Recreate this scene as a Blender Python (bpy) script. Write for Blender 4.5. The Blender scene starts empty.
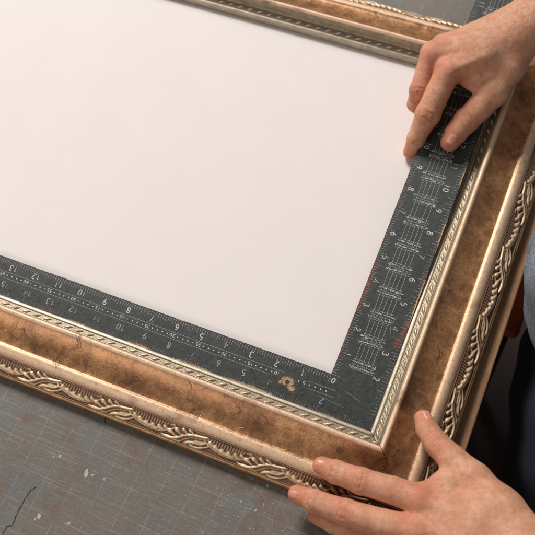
import bpy, math, random
import numpy as np
from mathutils import Matrix, Vector

S = 0.0254                      # everything below is measured in inches, built in metres
rnd = random.Random(7)
rng = np.random.default_rng(11)
scene = bpy.context.scene

# ------------------------------------------------------------------ camera
CAM = (2.39603, -8.53000, 32.69945)
ROT = ((0.923152, -0.311258, 0.225631), (0.376259, 0.851940, -0.364181), (-0.078870, 0.421090, 0.903583))
cd = bpy.data.cameras.new('camera'); cam = bpy.data.objects.new('camera', cd)
scene.collection.objects.link(cam)
m = Matrix(ROT).to_4x4(); m.translation = Vector(CAM) * S
cam.matrix_world = m
cd.sensor_width = 36.0; cd.lens = 953.748 / 535.0 * 36.0
cd.clip_start = 0.02; cd.clip_end = 50
cd.dof.use_dof = True; cd.dof.focus_distance = 34.2 * S; cd.dof.aperture_fstop = 8.0
scene.camera = cam

# ------------------------------------------------------------------ light
world = bpy.data.worlds.new('World'); scene.world = world; world.use_nodes = True
bg = world.node_tree.nodes['Background']
bg.inputs[0].default_value = (1.0, 0.93, 0.88, 1); bg.inputs[1].default_value = 0.14

def area_light(name, loc, target, size, size_y, power, color):
    l = bpy.data.lights.new(name, 'AREA'); l.shape = 'RECTANGLE'
    l.size = size * S; l.size_y = size_y * S; l.energy = power; l.color = color
    o = bpy.data.objects.new(name, l); scene.collection.objects.link(o)
    o.location = Vector(loc) * S
    o.rotation_euler = (Vector(target) - Vector(loc)).to_track_quat('-Z', 'Y').to_euler()
    return o
area_light('window_light', (-90, 98, 108), (-4, 4, 0), 54, 50, 205.0, (1.0, 0.968, 0.948))
area_light('room_light', (-45, -75, 50), (-4, 0, 0), 50, 36, 19.0, (1.0, 0.92, 0.85))

scene.view_settings.view_transform = 'Standard'
scene.view_settings.look = 'None'
scene.view_settings.exposure = 0.0
scene.view_settings.gamma = 1.0
scene.render.engine = 'CYCLES'
scene.cycles.use_denoising = True
scene.cycles.max_bounces = 8
scene.cycles.caustics_reflective = False
scene.cycles.caustics_refractive = False

# ------------------------------------------------------------------ helpers
def lin(r, g, b):
    f = lambda c: (c / 255 / 12.92) if c / 255 <= 0.04045 else ((c / 255 + 0.055) / 1.055) ** 2.4
    return (f(r), f(g), f(b), 1.0)

def obj(name, verts, faces, mat, parent=None, smooth=True, uv=None, attrs=None, mat_index=None):
    me = bpy.data.meshes.new(name)
    verts = np.asarray(verts, dtype=float) * S
    me.from_pydata(verts.tolist(), [], [tuple(int(i) for i in f) for f in faces])
    for mm in (mat if isinstance(mat, (list, tuple)) else [mat]):
        me.materials.append(mm)
    if mat_index is not None:
        me.polygons.foreach_set('material_index', np.asarray(mat_index, dtype=np.int32))
    me.polygons.foreach_set('use_smooth', [smooth] * len(me.polygons))
    if uv is not None:
        ul = me.uv_layers.new(name='UVMap')
        idx = np.empty(len(me.loops), dtype=np.int32); me.loops.foreach_get('vertex_index', idx)
        ul.data.foreach_set('uv', np.asarray(uv, dtype=np.float32)[idx].ravel())
    if attrs:
        for k, v in attrs.items():
            a = me.attributes.new(k, 'FLOAT', 'POINT')
            a.data.foreach_set('value', np.asarray(v, dtype=np.float32))
    me.update()
    o = bpy.data.objects.new(name, me); scene.collection.objects.link(o)
    if parent is not None: o.parent = parent
    return o

def empty(name, loc=(0, 0, 0)):
    o = bpy.data.objects.new(name, None); scene.collection.objects.link(o)
    o.empty_display_size = 0.02
    return o

def tag(o, label=None, category=None, group=None, kind=None):
    if label: o['label'] = label
    if category: o['category'] = category
    if group: o['group'] = group
    if kind: o['kind'] = kind
    return o

def box_data(x0, x1, y0, y1, z0, z1, base=0):
    v = [(x, y, z) for z in (z0, z1) for y in (y0, y1) for x in (x0, x1)]
    f = [(0, 2, 3, 1), (4, 5, 7, 6), (0, 1, 5, 4), (2, 6, 7, 3), (0, 4, 6, 2), (1, 3, 7, 5)]
    return v, [tuple(base + i for i in q) for q in f]

def grid_faces(nr, nc, base=0):
    i = np.arange(nr - 1)[:, None] * nc + np.arange(nc - 1)[None, :]
    i = i.ravel() + base
    return np.stack([i, i + 1, i + nc + 1, i + nc], 1)

def bevel(o, w, seg=2):
    b = o.modifiers.new('bevel', 'BEVEL'); b.width = w * S; b.segments = seg; b.limit_method = 'ANGLE'
    return o

class Nodes:
    """small wrapper for writing shader graphs as expressions"""
    def __init__(s, name):
        s.mat = bpy.data.materials.new(name); s.mat.use_nodes = True
        s.t = s.mat.node_tree; s.b = s.t.nodes['Principled BSDF']
    def put(s, sock, v):
        if isinstance(v, bpy.types.NodeSocket): s.t.links.new(v, sock)
        elif v is not None:
            try: sock.default_value = v
            except Exception: sock.default_value = (v, v, v)
    def node(s, kind, ins=None, **props):
        n = s.t.nodes.new(kind)
        for k, v in props.items(): setattr(n, k, v)
        for k, v in (ins or {}).items(): s.put(n.inputs[k], v)
        return n
    def math(s, op, a, b=0.0, c=0.0, clamp=False):
        n = s.node('ShaderNodeMath', operation=op, use_clamp=clamp)
        s.put(n.inputs[0], a); s.put(n.inputs[1], b); s.put(n.inputs[2], c)
        return n.outputs[0]
    def coords(s, kind='Object', scale=1 / S, rot=(0, 0, 0), aniso=(1, 1, 1), loc=(0, 0, 0)):
        c = s.node('ShaderNodeTexCoord').outputs[kind]
        m = s.node('ShaderNodeMapping', {'Vector': c})
        m.inputs['Scale'].default_value = tuple(scale * a for a in aniso)
        m.inputs['Rotation'].default_value = rot
        m.inputs['Location'].default_value = loc
        return m.outputs[0]
    def noise(s, vec, scale, detail=4, rough=0.6, dist=0.0):
        return s.node('ShaderNodeTexNoise', {'Vector': vec, 'Scale': scale, 'Detail': detail, 'Roughness': rough, 'Distortion': dist}).outputs[0]
    def voro(s, vec, scale, feature='F1', rand=1.0, out='Distance'):
        return s.node('ShaderNodeTexVoronoi', {'Vector': vec, 'Scale': scale, 'Randomness': rand}, feature=feature).outputs[out]
    def ramp(s, v, lo, hi, a=0.0, b=1.0):
        n = s.node('ShaderNodeMapRange', {'Value': v, 'From Min': lo, 'From Max': hi, 'To Min': a, 'To Max': b}, clamp=True)
        return n.outputs[0]
    def mix(s, f, a, b, mode='MIX'):
        n = s.node('ShaderNodeMix', data_type='RGBA', blend_type=mode)
        s.put(n.inputs[0], f); s.put(n.inputs[6], a); s.put(n.inputs[7], b)
        return n.outputs[2]
    def attr(s, name):
        return s.node('ShaderNodeAttribute', attribute_name=name).outputs['Fac']
    def bump(s, h, strength, dist, normal=None):
        n = s.node('ShaderNodeBump', {'Height': h, 'Strength': strength, 'Distance': dist * S})
        if normal is not None: s.put(n.inputs['Normal'], normal)
        return n.outputs[0]
    def sep(s, vec):
        return s.node('ShaderNodeSeparateXYZ', {'Vector': vec}).outputs
    def set(s, **k):
        for a, v in k.items(): s.put(s.b.inputs[a.replace('_', ' ')], v)
        return s.mat

# ------------------------------------------------------------------ materials
def mat_frame(name, kind):
    n = Nodes(name)
    v = n.coords('Object'); u = n.coords('UV', 1.0)
    big = n.noise(v, 0.55, 5, 0.6); mid = n.noise(v, 2.6, 6, 0.7, 0.6); fine = n.noise(v, 22, 4, 0.7)
    if kind == 'cove':
        s = n.sep(u)
        base = n.mix(n.ramp(mid, 0.3, 0.7), lin(130, 90, 60), lin(210, 156, 106))
        base = n.mix(n.ramp(big, 0.47, 0.70, 0, .75), base, lin(94, 60, 38))
        base = n.mix(n.ramp(fine, 0.52, 0.72, 0, .4), base, lin(226, 182, 134))
        gr = n.noise(n.coords('Object', loc=(9, 1, 4)), 17, 5, .8, .8)
        base = n.mix(n.ramp(gr, 0.52, 0.64, 0, .55), base, lin(84, 52, 34))
        base = n.mix(n.ramp(n.noise(v, 30, 4, .75), 0.56, 0.70, 0, .8), base, lin(70, 42, 28))
        base = n.mix(n.ramp(n.noise(n.coords('Object', loc=(4, 2, 7)), 9, 6, .75, 1.2), 0.54, 0.68, 0, .6), base, lin(96, 58, 36))
        # worn, paler gilding on the ridge and on the outer bead (profile coordinate, inches)
        w = n.math('ADD', s[1], n.math('MULTIPLY', n.math('SUBTRACT', mid, .5), .16))
        worn = n.math('MAXIMUM', n.ramp(w, 0.62, 0.52), n.ramp(w, 1.70, 1.84))
        pale = n.mix(n.ramp(fine, .35, .7), lin(242, 210, 178), lin(214, 170, 132))
        pale = n.mix(n.ramp(n.noise(v, 5, 6, .8), .54, .66, 0, .6), pale, lin(150, 108, 74))
        base = n.mix(worn, base, pale)
        base = n.mix(n.ramp(s[1], 2.20, 2.24, 0, .75), base, lin(96, 52, 34))
        # crackle lines running across the moulding
        wv = n.node('ShaderNodeVectorMath', {0: v}, operation='ADD')
        wob = n.node('ShaderNodeTexNoise', {'Vector': v, 'Scale': 1.6, 'Detail': 5.0}).outputs['Color']
        sc = n.node('ShaderNodeVectorMath', {0: wob, 1: (1.3, 1.3, 1.3)}, operation='MULTIPLY').outputs[0]
        n.put(wv.inputs[1], sc)
        e = n.voro(wv.outputs[0], 0.42, 'DISTANCE_TO_EDGE')
        crack = n.math('MULTIPLY', n.ramp(e, 0.016, 0.004), n.ramp(n.noise(v, .9, 2), .54, .64))
        base = n.mix(n.math('MULTIPLY', crack, .55), base, lin(58, 30, 18))
        stain = n.math('MULTIPLY', n.ramp(e, 0.13, 0.0), n.ramp(n.noise(v, .6, 3), .52, .66))
        base = n.mix(n.math('MULTIPLY', stain, .6), base, lin(92, 48, 26))
        h = n.math('ADD', n.math('MULTIPLY', fine, .3), n.math('MULTIPLY', crack, -1.2))
        h = n.math('ADD', h, mid)
        return n.set(Base_Color=base, Metallic=n.ramp(worn, 0, 1, .50, .18), Roughness=n.math('ADD', n.ramp(mid, .3, .7, .29, .42), n.math('MULTIPLY', worn, .14)),
                     Normal=n.bump(h, .35, .03))
    if kind == 'lip':
        base = n.mix(n.ramp(mid, .3, .7), lin(158, 144, 124), lin(200, 186, 164))
        base = n.mix(n.ramp(fine, .55, .72, 0, .7), base, lin(96, 82, 62))
        return n.set(Base_Color=base, Metallic=.45, Roughness=.42, Normal=n.bump(fine, .3, .02))
    if kind == 'rope':
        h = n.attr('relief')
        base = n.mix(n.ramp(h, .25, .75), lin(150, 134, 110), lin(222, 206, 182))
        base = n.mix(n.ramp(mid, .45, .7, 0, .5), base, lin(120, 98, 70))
        return n.set(Base_Color=base, Metallic=.4, Roughness=.42, Normal=n.bump(fine, .3, .02))
    if kind == 'riser':
        base = n.mix(n.ramp(mid, .35, .65), lin(138, 124, 100), lin(176, 160, 134))
        base = n.mix(n.ramp(fine, .5, .7, 0, .8), base, lin(84, 70, 48))
        return n.set(Base_Color=base, Metallic=.4, Roughness=.45, Normal=n.bump(fine, .4, .02))
    if kind == 'leaf':
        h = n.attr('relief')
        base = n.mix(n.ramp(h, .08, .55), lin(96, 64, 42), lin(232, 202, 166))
        base = n.mix(n.ramp(mid, .46, .66, 0, .55), base, lin(170, 128, 90))
        base = n.mix(n.ramp(fine, .6, .75, 0, .4), base, lin(90, 60, 40))
        return n.set(Base_Color=base, Metallic=.38, Roughness=.46, Normal=n.bump(fine, .25, .02))
    if kind == 'side':
        base = n.mix(n.ramp(mid, .35, .65), lin(150, 104, 64), lin(204, 164, 118))
        return n.set(Base_Color=base, Metallic=.4, Roughness=.42, Normal=n.bump(fine, .3, .02))

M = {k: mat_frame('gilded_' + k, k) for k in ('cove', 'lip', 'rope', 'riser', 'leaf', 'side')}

def mat_canvas():
    n = Nodes('blank_canvas_white'); v = n.coords('Object')
    w1 = n.node('ShaderNodeTexWave', {'Vector': v, 'Scale': 9.0, 'Distortion': .6}, bands_direction='X').outputs[0]
    w2 = n.node('ShaderNodeTexWave', {'Vector': v, 'Scale': 9.0, 'Distortion': .6}, bands_direction='Y').outputs[0]
    h = n.math('ADD', w1, w2)
    c = n.mix(n.ramp(n.noise(v, .5, 4), .35, .65), lin(229, 221, 217), lin(231, 223, 219))
    return n.set(Base_Color=c, Roughness=.85, Normal=n.bump(n.math('ADD', h, n.math('MULTIPLY', n.noise(v, 12, 4, .7), 2.0)), .12, .006))
M['canvas'] = mat_canvas()

def mat_ruler():
    n = Nodes('patinated_steel'); v = n.coords('Object')
    f = n.noise(v, 6, 6, .7); g = n.noise(v, 40, 3, .6); b = n.noise(v, .8, 4, .6)
    base = n.mix(n.ramp(f, .3, .7), lin(36, 39, 37), lin(66, 69, 65))
    base = n.mix(n.ramp(b, .45, .7, 0, .45), base, lin(44, 52, 50))
    base = n.mix(n.ramp(g, .6, .75, 0, .5), base, lin(92, 92, 86))
    # fine scuffs along and across
    sc = n.noise(n.coords('Object', aniso=(1, 22, 1)), 1.6, 3, .7); sd = n.noise(n.coords('Object', rot=(0, 0, .5), aniso=(24, 1, 1)), 1.6, 3, .7)
    base = n.mix(n.math('MAXIMUM', n.ramp(sc, .60, .72, 0, .4), n.ramp(sd, .60, .72, 0, .4)), base, lin(108, 108, 102))
    r = n.math('ADD', n.attr('rust'), n.math('MULTIPLY', n.math('SUBTRACT', n.noise(v, 9, 6, .75), .5), 1.1))
    rc = n.mix(n.ramp(n.noise(v, 14, 4, .7), .35, .65), lin(68, 42, 33), lin(128, 84, 62))
    base = n.mix(n.ramp(r, .45, .62), base, rc)
    p = n.math('ADD', n.attr('chip'), n.math('MULTIPLY', n.math('SUBTRACT', n.noise(v, 16, 5, .7), .5), 1.3))
    pm = n.ramp(p, .52, .66)
    base = n.mix(pm, base, n.mix(n.ramp(n.noise(v, 24, 3), .4, .6), lin(196, 168, 134), lin(160, 116, 82)))
    rough = n.math('ADD', n.ramp(f, .3, .7, .42, .58), n.ramp(r, .4, .6, 0, .2))
    h = n.math('ADD', n.math('MULTIPLY', g, .6), n.math('ADD', f, n.math('MULTIPLY', r, .8)))
    return n.set(Base_Color=base, Metallic=.25, Roughness=rough, Normal=n.bump(h, .35, .015))
M['ruler'] = mat_ruler()

def mat_mark():
    n = Nodes('worn_white_filling'); v = n.coords('Object')
    a = n.math('ADD', n.noise(v, 13, 4, .7), n.math('MULTIPLY', n.noise(v, 2.2, 3, .6), .7))
    k = n.math('SUBTRACT', a, n.attr('fade'))
    c = n.mix(n.ramp(k, .46, .86), lin(66, 68, 66), lin(208, 208, 204))
    return n.set(Base_Color=c, Roughness=.6)
M['mark'] = mat_mark()

def mat_mat():
    n = Nodes('worn_cutting_mat')
    v = n.coords('Object'); r = n.coords('Object', rot=(0, 0, math.radians(2.2)))
    x, y, z = n.sep(r)
    b = n.noise(v, .28, 5, .6); m_ = n.noise(v, 1.3, 6, .7); f = n.noise(v, 14, 4, .7)
    base = n.mix(n.ramp(b, .35, .65), lin(96, 97, 93), lin(114, 104, 93))
    base = n.mix(n.ramp(n.noise(n.coords('Object', loc=(31, 7, 3)), .42, 5, .6), .50, .68, 0, .7), base, lin(100, 110, 109))
    base = n.mix(n.ramp(m_, .35, .75, 0, .5), base, lin(100, 94, 88))
    base = n.mix(n.ramp(f, .5, .78, 0, .45), base, lin(146, 138, 128))
    base = n.mix(n.ramp(n.noise(v, 30, 2, .6), .60, .72, 0, .5), base, lin(66, 60, 56))
    def lines(c, pitch, w):
        fr = n.math('FRACT', n.math('ADD', n.math('DIVIDE', c, pitch), 400.0))
        d = n.math('ABSOLUTE', n.math('SUBTRACT', fr, .5))
        return n.ramp(d, .5 - w / pitch * .5, .5 - w / pitch * .2)
    wob = n.math('MULTIPLY', n.math('SUBTRACT', n.noise(v, .7, 2), .5), .05)
    xx = n.math('ADD', x, wob); yy = n.math('ADD', y, wob)
    worn = n.ramp(n.noise(v, 1.7, 5, .75), .42, .62)
    worn2 = n.ramp(n.noise(n.coords('Object', loc=(5, 9, 2)), 2.4, 5, .75), .50, .66)
    g1 = n.math('MULTIPLY', n.math('MAXIMUM', lines(xx, 1.0, .05), lines(yy, 1.0, .05)), worn)
    g2 = n.math('MULTIPLY', n.math('MAXIMUM', lines(xx, .25, .03), lines(yy, .25, .03)), worn2)
    base = n.mix(n.math('MULTIPLY', g2, .34), base, lin(164, 158, 146))
    wv = n.math('MAXIMUM', n.noise(n.coords('Object', rot=(0, 0, .04), aniso=(1.2, 20, 1)), 1.7, 3, .6), n.noise(n.coords('Object', rot=(0, 0, .04), aniso=(20, 1.2, 1), loc=(3, 8, 1)), 1.7, 3, .6))
    base = n.mix(n.ramp(wv, .56, .70, 0, .32), base, lin(76, 72, 68))
    base = n.mix(n.math('MULTIPLY', g1, .30), base, lin(178, 172, 160))
    # knife scratches: long thin streaks in many directions
    tot = None
    for k, (ang, th, col) in enumerate([(.04, .63, 0), (1.60, .63, 0), (.9, .69, 0), (.06, .68, 1), (1.25, .67, 1), (.35, .70, 0), (1.9, .67, 1), (1.50, .66, 0)]):
        s_ = n.noise(n.coords('Object', rot=(0, 0, ang), aniso=(.35, 16, 1), loc=(k * 13.7, k * 5.1, k)), 1.5, 2, .5)
        base = n.mix(n.ramp(s_, th, th + .045, 0, .5 if col else .20), base, lin(146, 92, 68) if col else lin(168, 162, 152))
    # rusty red stains
    st = n.math('MULTIPLY', n.ramp(n.noise(n.coords('Object', loc=(2.5, 3.5, 0)), .5, 4, .6), .50, .60), n.ramp(m_, .42, .58))
    base = n.mix(n.math('MULTIPLY', st, .6), base, lin(106, 72, 56))
    h = n.math('ADD', f, n.math('MULTIPLY', n.math('ADD', g1, g2), -.4))
    return n.set(Base_Color=base, Roughness=n.ramp(m_, .3, .7, .42, .60), Normal=n.bump(h, .3, .02))
M['mat'] = mat_mat()

def mat_wood(name, a, b, dark, rough=.5):
    n = Nodes(name); v = n.coords('Object'); g = n.coords('Object', aniso=(7, .6, 7))
    s1 = n.noise(g, 1.6, 6, .65, .8); f = n.noise(v, 16, 4, .7)
    base = n.mix(n.ramp(s1, .3, .7), a, b)
    base = n.mix(n.ramp(n.noise(n.coords('Object', aniso=(9, 1.5, 9)), 3.0, 4, .6), .60, .68, 0, .7), base, dark)
    base = n.mix(n.ramp(f, .58, .75, 0, .6), base, dark)
    return n.set(Base_Color=base, Roughness=rough, Normal=n.bump(n.math('ADD', s1, f), .3, .02))
M['wood'] = mat_wood('worn_brown_wood', lin(140, 100, 68), lin(172, 128, 90), lin(76, 46, 32))
M['orange_wood'] = mat_wood('orange_wood', lin(226, 104, 52), lin(240, 124, 70), lin(170, 70, 36))
M['floor'] = mat_wood('dark_floorboards', lin(30, 15, 12), lin(44, 22, 16), lin(14, 8, 7), .6)

def mat_skin():
    n = Nodes('skin'); v = n.coords('Object')
    red = n.attr('red')
    m1 = n.noise(v, 1.5, 5, .6); m2 = n.noise(v, 6, 4, .6); f = n.noise(v, 34, 4, .65)
    base = n.mix(n.ramp(m1, .35, .65), lin(224, 172, 138), lin(206, 144, 110))
    base = n.mix(n.ramp(m2, .48, .70, 0, .5), base, lin(200, 130, 98))
    base = n.mix(n.ramp(red, 0, 1, 0, .75), base, lin(204, 98, 72))
    base = n.mix(n.ramp(f, .56, .74, 0, .32), base, lin(172, 104, 80))
    base = n.mix(n.ramp(n.noise(v, 4.5, 2, .5), .70, .76, 0, .35), base, lin(160, 96, 70))
    vor = n.voro(v, 26, 'DISTANCE_TO_EDGE'); lines_ = n.noise(n.coords('Object', aniso=(1, 1, 1), rot=(.3, .2, .7)), 60, 3, .6)
    h = n.math('ADD', n.math('MULTIPLY', n.ramp(vor, 0, .12), .5), n.math('ADD', n.math('MULTIPLY', f, .8), n.math('MULTIPLY', lines_, .3)))
    nb = n.bump(h, .75, .018)
    nb = n.bump(n.noise(v, 3.2, 5, .7), .45, .08, nb)
    n.set(Base_Color=base, Roughness=n.ramp(m2, .3, .7, .40, .56), Normal=nb)
    n.b.inputs['Subsurface Weight'].default_value = .18
    n.b.inputs['Subsurface Radius'].default_value = (1.0, .35, .2)
    n.b.inputs['Subsurface Scale'].default_value = .10 * S
    n.b.inputs['Specular IOR Level'].default_value = .5
    return n.mat
M['skin'] = mat_skin()
def mat_nail():
    n = Nodes('fingernail'); v = n.coords('Object')
    c = n.mix(n.ramp(n.noise(v, 7, 3), .35, .65), lin(216, 158, 136), lin(200, 138, 116))
    return n.set(Base_Color=c, Roughness=.32)
M['nail'] = mat_nail()
def mat_cloth(name, a, b, speck=None):
    n = Nodes(name); v = n.coords('Object')
    w = n.node('ShaderNodeTexWave', {'Vector': v, 'Scale': 7.0, 'Distortion': 1.0, 'Detail': 2.0}, bands_direction='DIAGONAL').outputs[0]
    f = n.noise(v, 7, 5, .7)
    base = n.mix(n.ramp(f, .35, .65), a, b)
    if speck is not None:
        base = n.mix(n.ramp(n.noise(v, 9, 5, .75), .61, .66, 0, .8), base, speck)
    return n.set(Base_Color=base, Roughness=.9, Normal=n.bump(n.math('ADD', w, f), .5, .02))
M['navy'] = mat_cloth('navy_cloth', lin(10, 16, 30), lin(17, 24, 42))
M['denim'] = mat_cloth('speckled_grey_denim', lin(92, 102, 112), lin(128, 136, 142), lin(214, 214, 212))

# ------------------------------------------------------------------ setting: floor, table, cutting mat
Z_TABLE = -0.545
v, f = box_data(-70, 60, -60, 70, -31, -30)
tag(obj('floor', v, f, M['floor'], smooth=False), kind='structure')

table = tag(empty('worktable'), 'worn brown wooden worktable whose bare right edge shows past the picture frame', 'table')
v, f = box_data(-40, 3.27, -20, 34, Z_TABLE - 1.3, Z_TABLE - .06)
bevel(obj('table_top', v, f, M['wood'], table, smooth=False), .06)
v, f = box_data(-38, 1.5, -18, -17, -6, Z_TABLE - 1.3)
bevel(obj('apron_board', v, f, M['wood'], table, smooth=False), .05)
for (lx, ly) in ((-37.5, -17), (-1.5, -17), (-37.5, 30), (-1.5, 30)):
    v, f = box_data(lx - 1.4, lx + 1.4, ly - 1.4, ly + 1.4, -30, Z_TABLE - 1.3)
    bevel(obj('leg', v, f, M['wood'], table, smooth=False), .1)

mat_o = tag(empty('cutting_mat'), 'scratched grey green cutting mat with faint grid under the gilded frame', 'cutting mat')
v, f = box_data(-37, 2.55, -17, 32, Z_TABLE - .06, Z_TABLE)
obj('mat_sheet', v, f, M['mat'], mat_o, smooth=False)
nfl = Nodes('dried_white_paint'); M['paint'] = nfl.set(Base_Color=lin(172, 166, 156), Roughness=.6)
ncr = Nodes('open_crack'); M['crack'] = ncr.set(Base_Color=lin(46, 32, 24), Roughness=.9)

def blob_flat(cx, cy, r, z, n=11):
    vs = []; ph = rnd.uniform(0, 6)
    el = rnd.uniform(.6, 1.0); an = rnd.uniform(0, 3.14)
    for k in range(n):
        a = 2 * math.pi * k / n; q = r * (1 + .3 * math.sin(2 * a + ph) + rnd.uniform(-.22, .22))
        px, py = q * math.cos(a), q * el * math.sin(a)
        vs.append((cx + px * math.cos(an) - py * math.sin(an), cy + px * math.sin(an) + py * math.cos(an), z))
    return vs, list(range(n))
vs, fs = [], []
flecks = [(-8.94, -4.83, 0.13), (-8.7, -4.81, 0.055), (-8.25, -4.78, 0.05), (-10.11, -4.63, 0.06), (-10.32, -4.74, 0.03), (-9.83, -6.79, 0.1), (-9.91, -6.93, 0.05), (-8.73, -6.62, 0.045), (-2.74, -2.91, 0.06), (-3.4, -3.73, 0.04), (-2.8, -3.84, 0.05)]
for _ in range(80):
    flecks.append((rnd.uniform(-13, 1.5), rnd.uniform(-9, -2.9), rnd.choice([.010, .012, .014, .018, .022])))
for _ in range(60):
    flecks.append((rnd.gauss(-3.0, 1.3), rnd.gauss(-4.1, .7), rnd.choice([.014, .018, .024])))
for x, y, r in flecks[:11]:
    p, q = blob_flat(x, y, r, Z_TABLE + .004); obj('paint_fleck', p, [q], M['paint'], mat_o, smooth=False)
for x, y, r in flecks[11:]:
    p, q = blob_flat(x, y, r, Z_TABLE + .004)
    fs.append([len(vs) + i for i in q]); vs += p
tag(obj('paint_specks', vs, fs, M['paint'], mat_o, smooth=False), kind='stuff')

def ribbon(pts, w, z, jit=0.0):
    vs = []; n = len(pts)
    for i, (x, y) in enumerate(pts):
        a = pts[max(i - 1, 0)]; b = pts[min(i + 1, n - 1)]
        dx, dy = b[0] - a[0], b[1] - a[1]; L = math.hypot(dx, dy) or 1
        ww = w * (1 if 0 < i < n - 1 else .3) * (1 + rnd.uniform(-jit, jit)) / 2
        vs += [(x - dy / L * ww, y + dx / L * ww, z), (x + dy / L * ww, y - dx / L * ww, z)]
    return vs, [(2 * i, 2 * i + 1, 2 * i + 3, 2 * i + 2) for i in range(n - 1)]
def jag(pts, n, amp):
    out = []
    for (a, b) in zip(pts[:-1], pts[1:]):
        for k in range(n):
            t = k / n; out.append((a[0] + (b[0] - a[0]) * t + rnd.uniform(-amp, amp), a[1] + (b[1] - a[1]) * t + rnd.uniform(-amp, amp)))
    out.append(pts[-1]); return out
vs, fs = [], []
for pts, w in (([(-10.4, -5.91), (-10.54, -6.12), (-10.58, -6.33), (-10.59, -6.9), (-10.58, -7.46)], .035), ([(-10.58, -7.46), (-10.74, -7.51), (-10.73, -7.95)], .035), ([(-9.24, -2.71), (-9.06, -3.02)], .03)):
    p, q = ribbon(jag(pts, 5, .02), w, Z_TABLE + .003, .5)
    obj('crack', p, q, M['crack'], mat_o, smooth=False)

stool = tag(empty('wooden_stool'), 'blurred orange brown wooden stool below the table edge beside the navy trousers', 'stool')
v, f = box_data(0.5, 4.1, 8.7, 13.6, -9.0, -8.2)
bevel(obj('seat', v, f, M['orange_wood'], stool, smooth=False), .3, 3)
for lx, ly in ((1.0, 9.3), (3.4, 9.3), (1.0, 13.0), (3.4, 13.0)):
    v, f = box_data(lx - .35, lx + .35, ly - .35, ly + .35, -30, -9.2)
    bevel(obj('leg', v, f, M['floor'], stool, smooth=False), .05)

# ------------------------------------------------------------------ picture frame
W, H = 26.0, 15.33
PROF = {
 'lip':   [(.012, -.54), (.012, .24), (.02, .27), (.045, .29), (.10, .30), (.145, .315), (.165, .30), (.175, .285)],
 'riser': [(.405, .36), (.42, .39), (.445, .42), (.455, .50), (.47, .60), (.49, .70), (.51, .765)],
 'cove':  [(.51, .765), (.53, .81), (.56, .845), (.60, .86), (.64, .855), (.68, .83), (.71, .79), (.75, .755), (.85, .68), (1.0, .59), (1.2, .495), (1.4, .43), (1.6, .395),
           (1.7, .385), (1.745, .39), (1.78, .41), (1.82, .425), (1.88, .425), (1.95, .40), (2.02, .355), (2.08, .30), (2.11, .265), (2.125, .235), (2.14, .215)],
 'side':  [(2.70, -.19), (2.735, -.20), (2.765, -.225), (2.775, -.26), (2.775, -.54), (.6, -.542), (.012, -.54)],
}
ROPE = ((.175, .285), (.405, .36)); LEAF = ((2.14, .215), (2.70, -.19))

PER = 2.95
def spline(p, n=6):
    p=[np.array(q,float) for q in p]
    if len(p)<3: return p
    P=[2*p[0]-p[1]]+p+[2*p[-1]-p[-2]]; out=[]
    for i in range(1,len(P)-2):
        for k in range(n):
            t=k/n
            out.append(.5*((2*P[i])+(-P[i-1]+P[i+1])*t+(2*P[i-1]-5*P[i]+4*P[i+1]-P[i+2])*t*t+(-P[i-1]+3*P[i]-3*P[i+1]+P[i+2])*t**3))
    out.append(p[-1]); return out
def leaf_strokes():
    st = []
    lumps = [(.24, .26, .085), (.46, .335, .095), (.72, .385, .10), (.98, .395, .10), (1.23, .345, .09), (1.44, .27, .07)]
    for k in range(15):
        s = .13 + .105 * k
        top = np.interp(s, [.1, .46, .98, 1.44, 1.7], [.20, .27, .33, .20, .13])
        st.append(([(s + .035, .085), (s, top)], .034, .030, .055))
    st.append(([(.06, .12), (.0, .16), (.03, .25), (.14, .34), (.45, .47), (.85, .535), (1.22, .51), (1.50, .40), (1.70, .27), (1.80, .15), (1.74, .10), (1.68, .14)], .040, .030, .085))
    for x, y, r in lumps:
        st.append(([(x - .05, y - .01), (x + .04, y + .05), (x + .17, y + .09)], r, r * .45, .115))
    st += [([(1.34, .57), (1.55, .60), (1.80, .57), (2.02, .46), (2.22, .32), (2.48, .21), (2.80, .17), (3.04, .12)], .060, .030, .125),
           ([(1.85, .64), (2.08, .58), (2.26, .44), (2.50, .31), (2.80, .26), (3.05, .20)], .036, .024, .085),
           ([(1.58, .36), (1.70, .38), (1.86, .46)], .085, .03, .115),
           ([(1.84, .22), (1.94, .26), (2.08, .37)], .085, .03, .12),
           ([(2.08, .135), (2.18, .17), (2.32, .27)], .072, .028, .11),
           ([(2.32, .085), (2.42, .11), (2.58, .19)], .055, .022, .095),
           ([(2.24, .60), (2.40, .52), (2.62, .47), (2.84, .44), (3.02, .34)], .065, .035, .10),
           ([(2.45, .60), (2.70, .61), (2.95, .53), (3.14, .42)], .055, .035, .095),
           ([(2.56, .40), (2.76, .37), (2.92, .34), (3.02, .27)], .045, .03, .085)]
    return st
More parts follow.
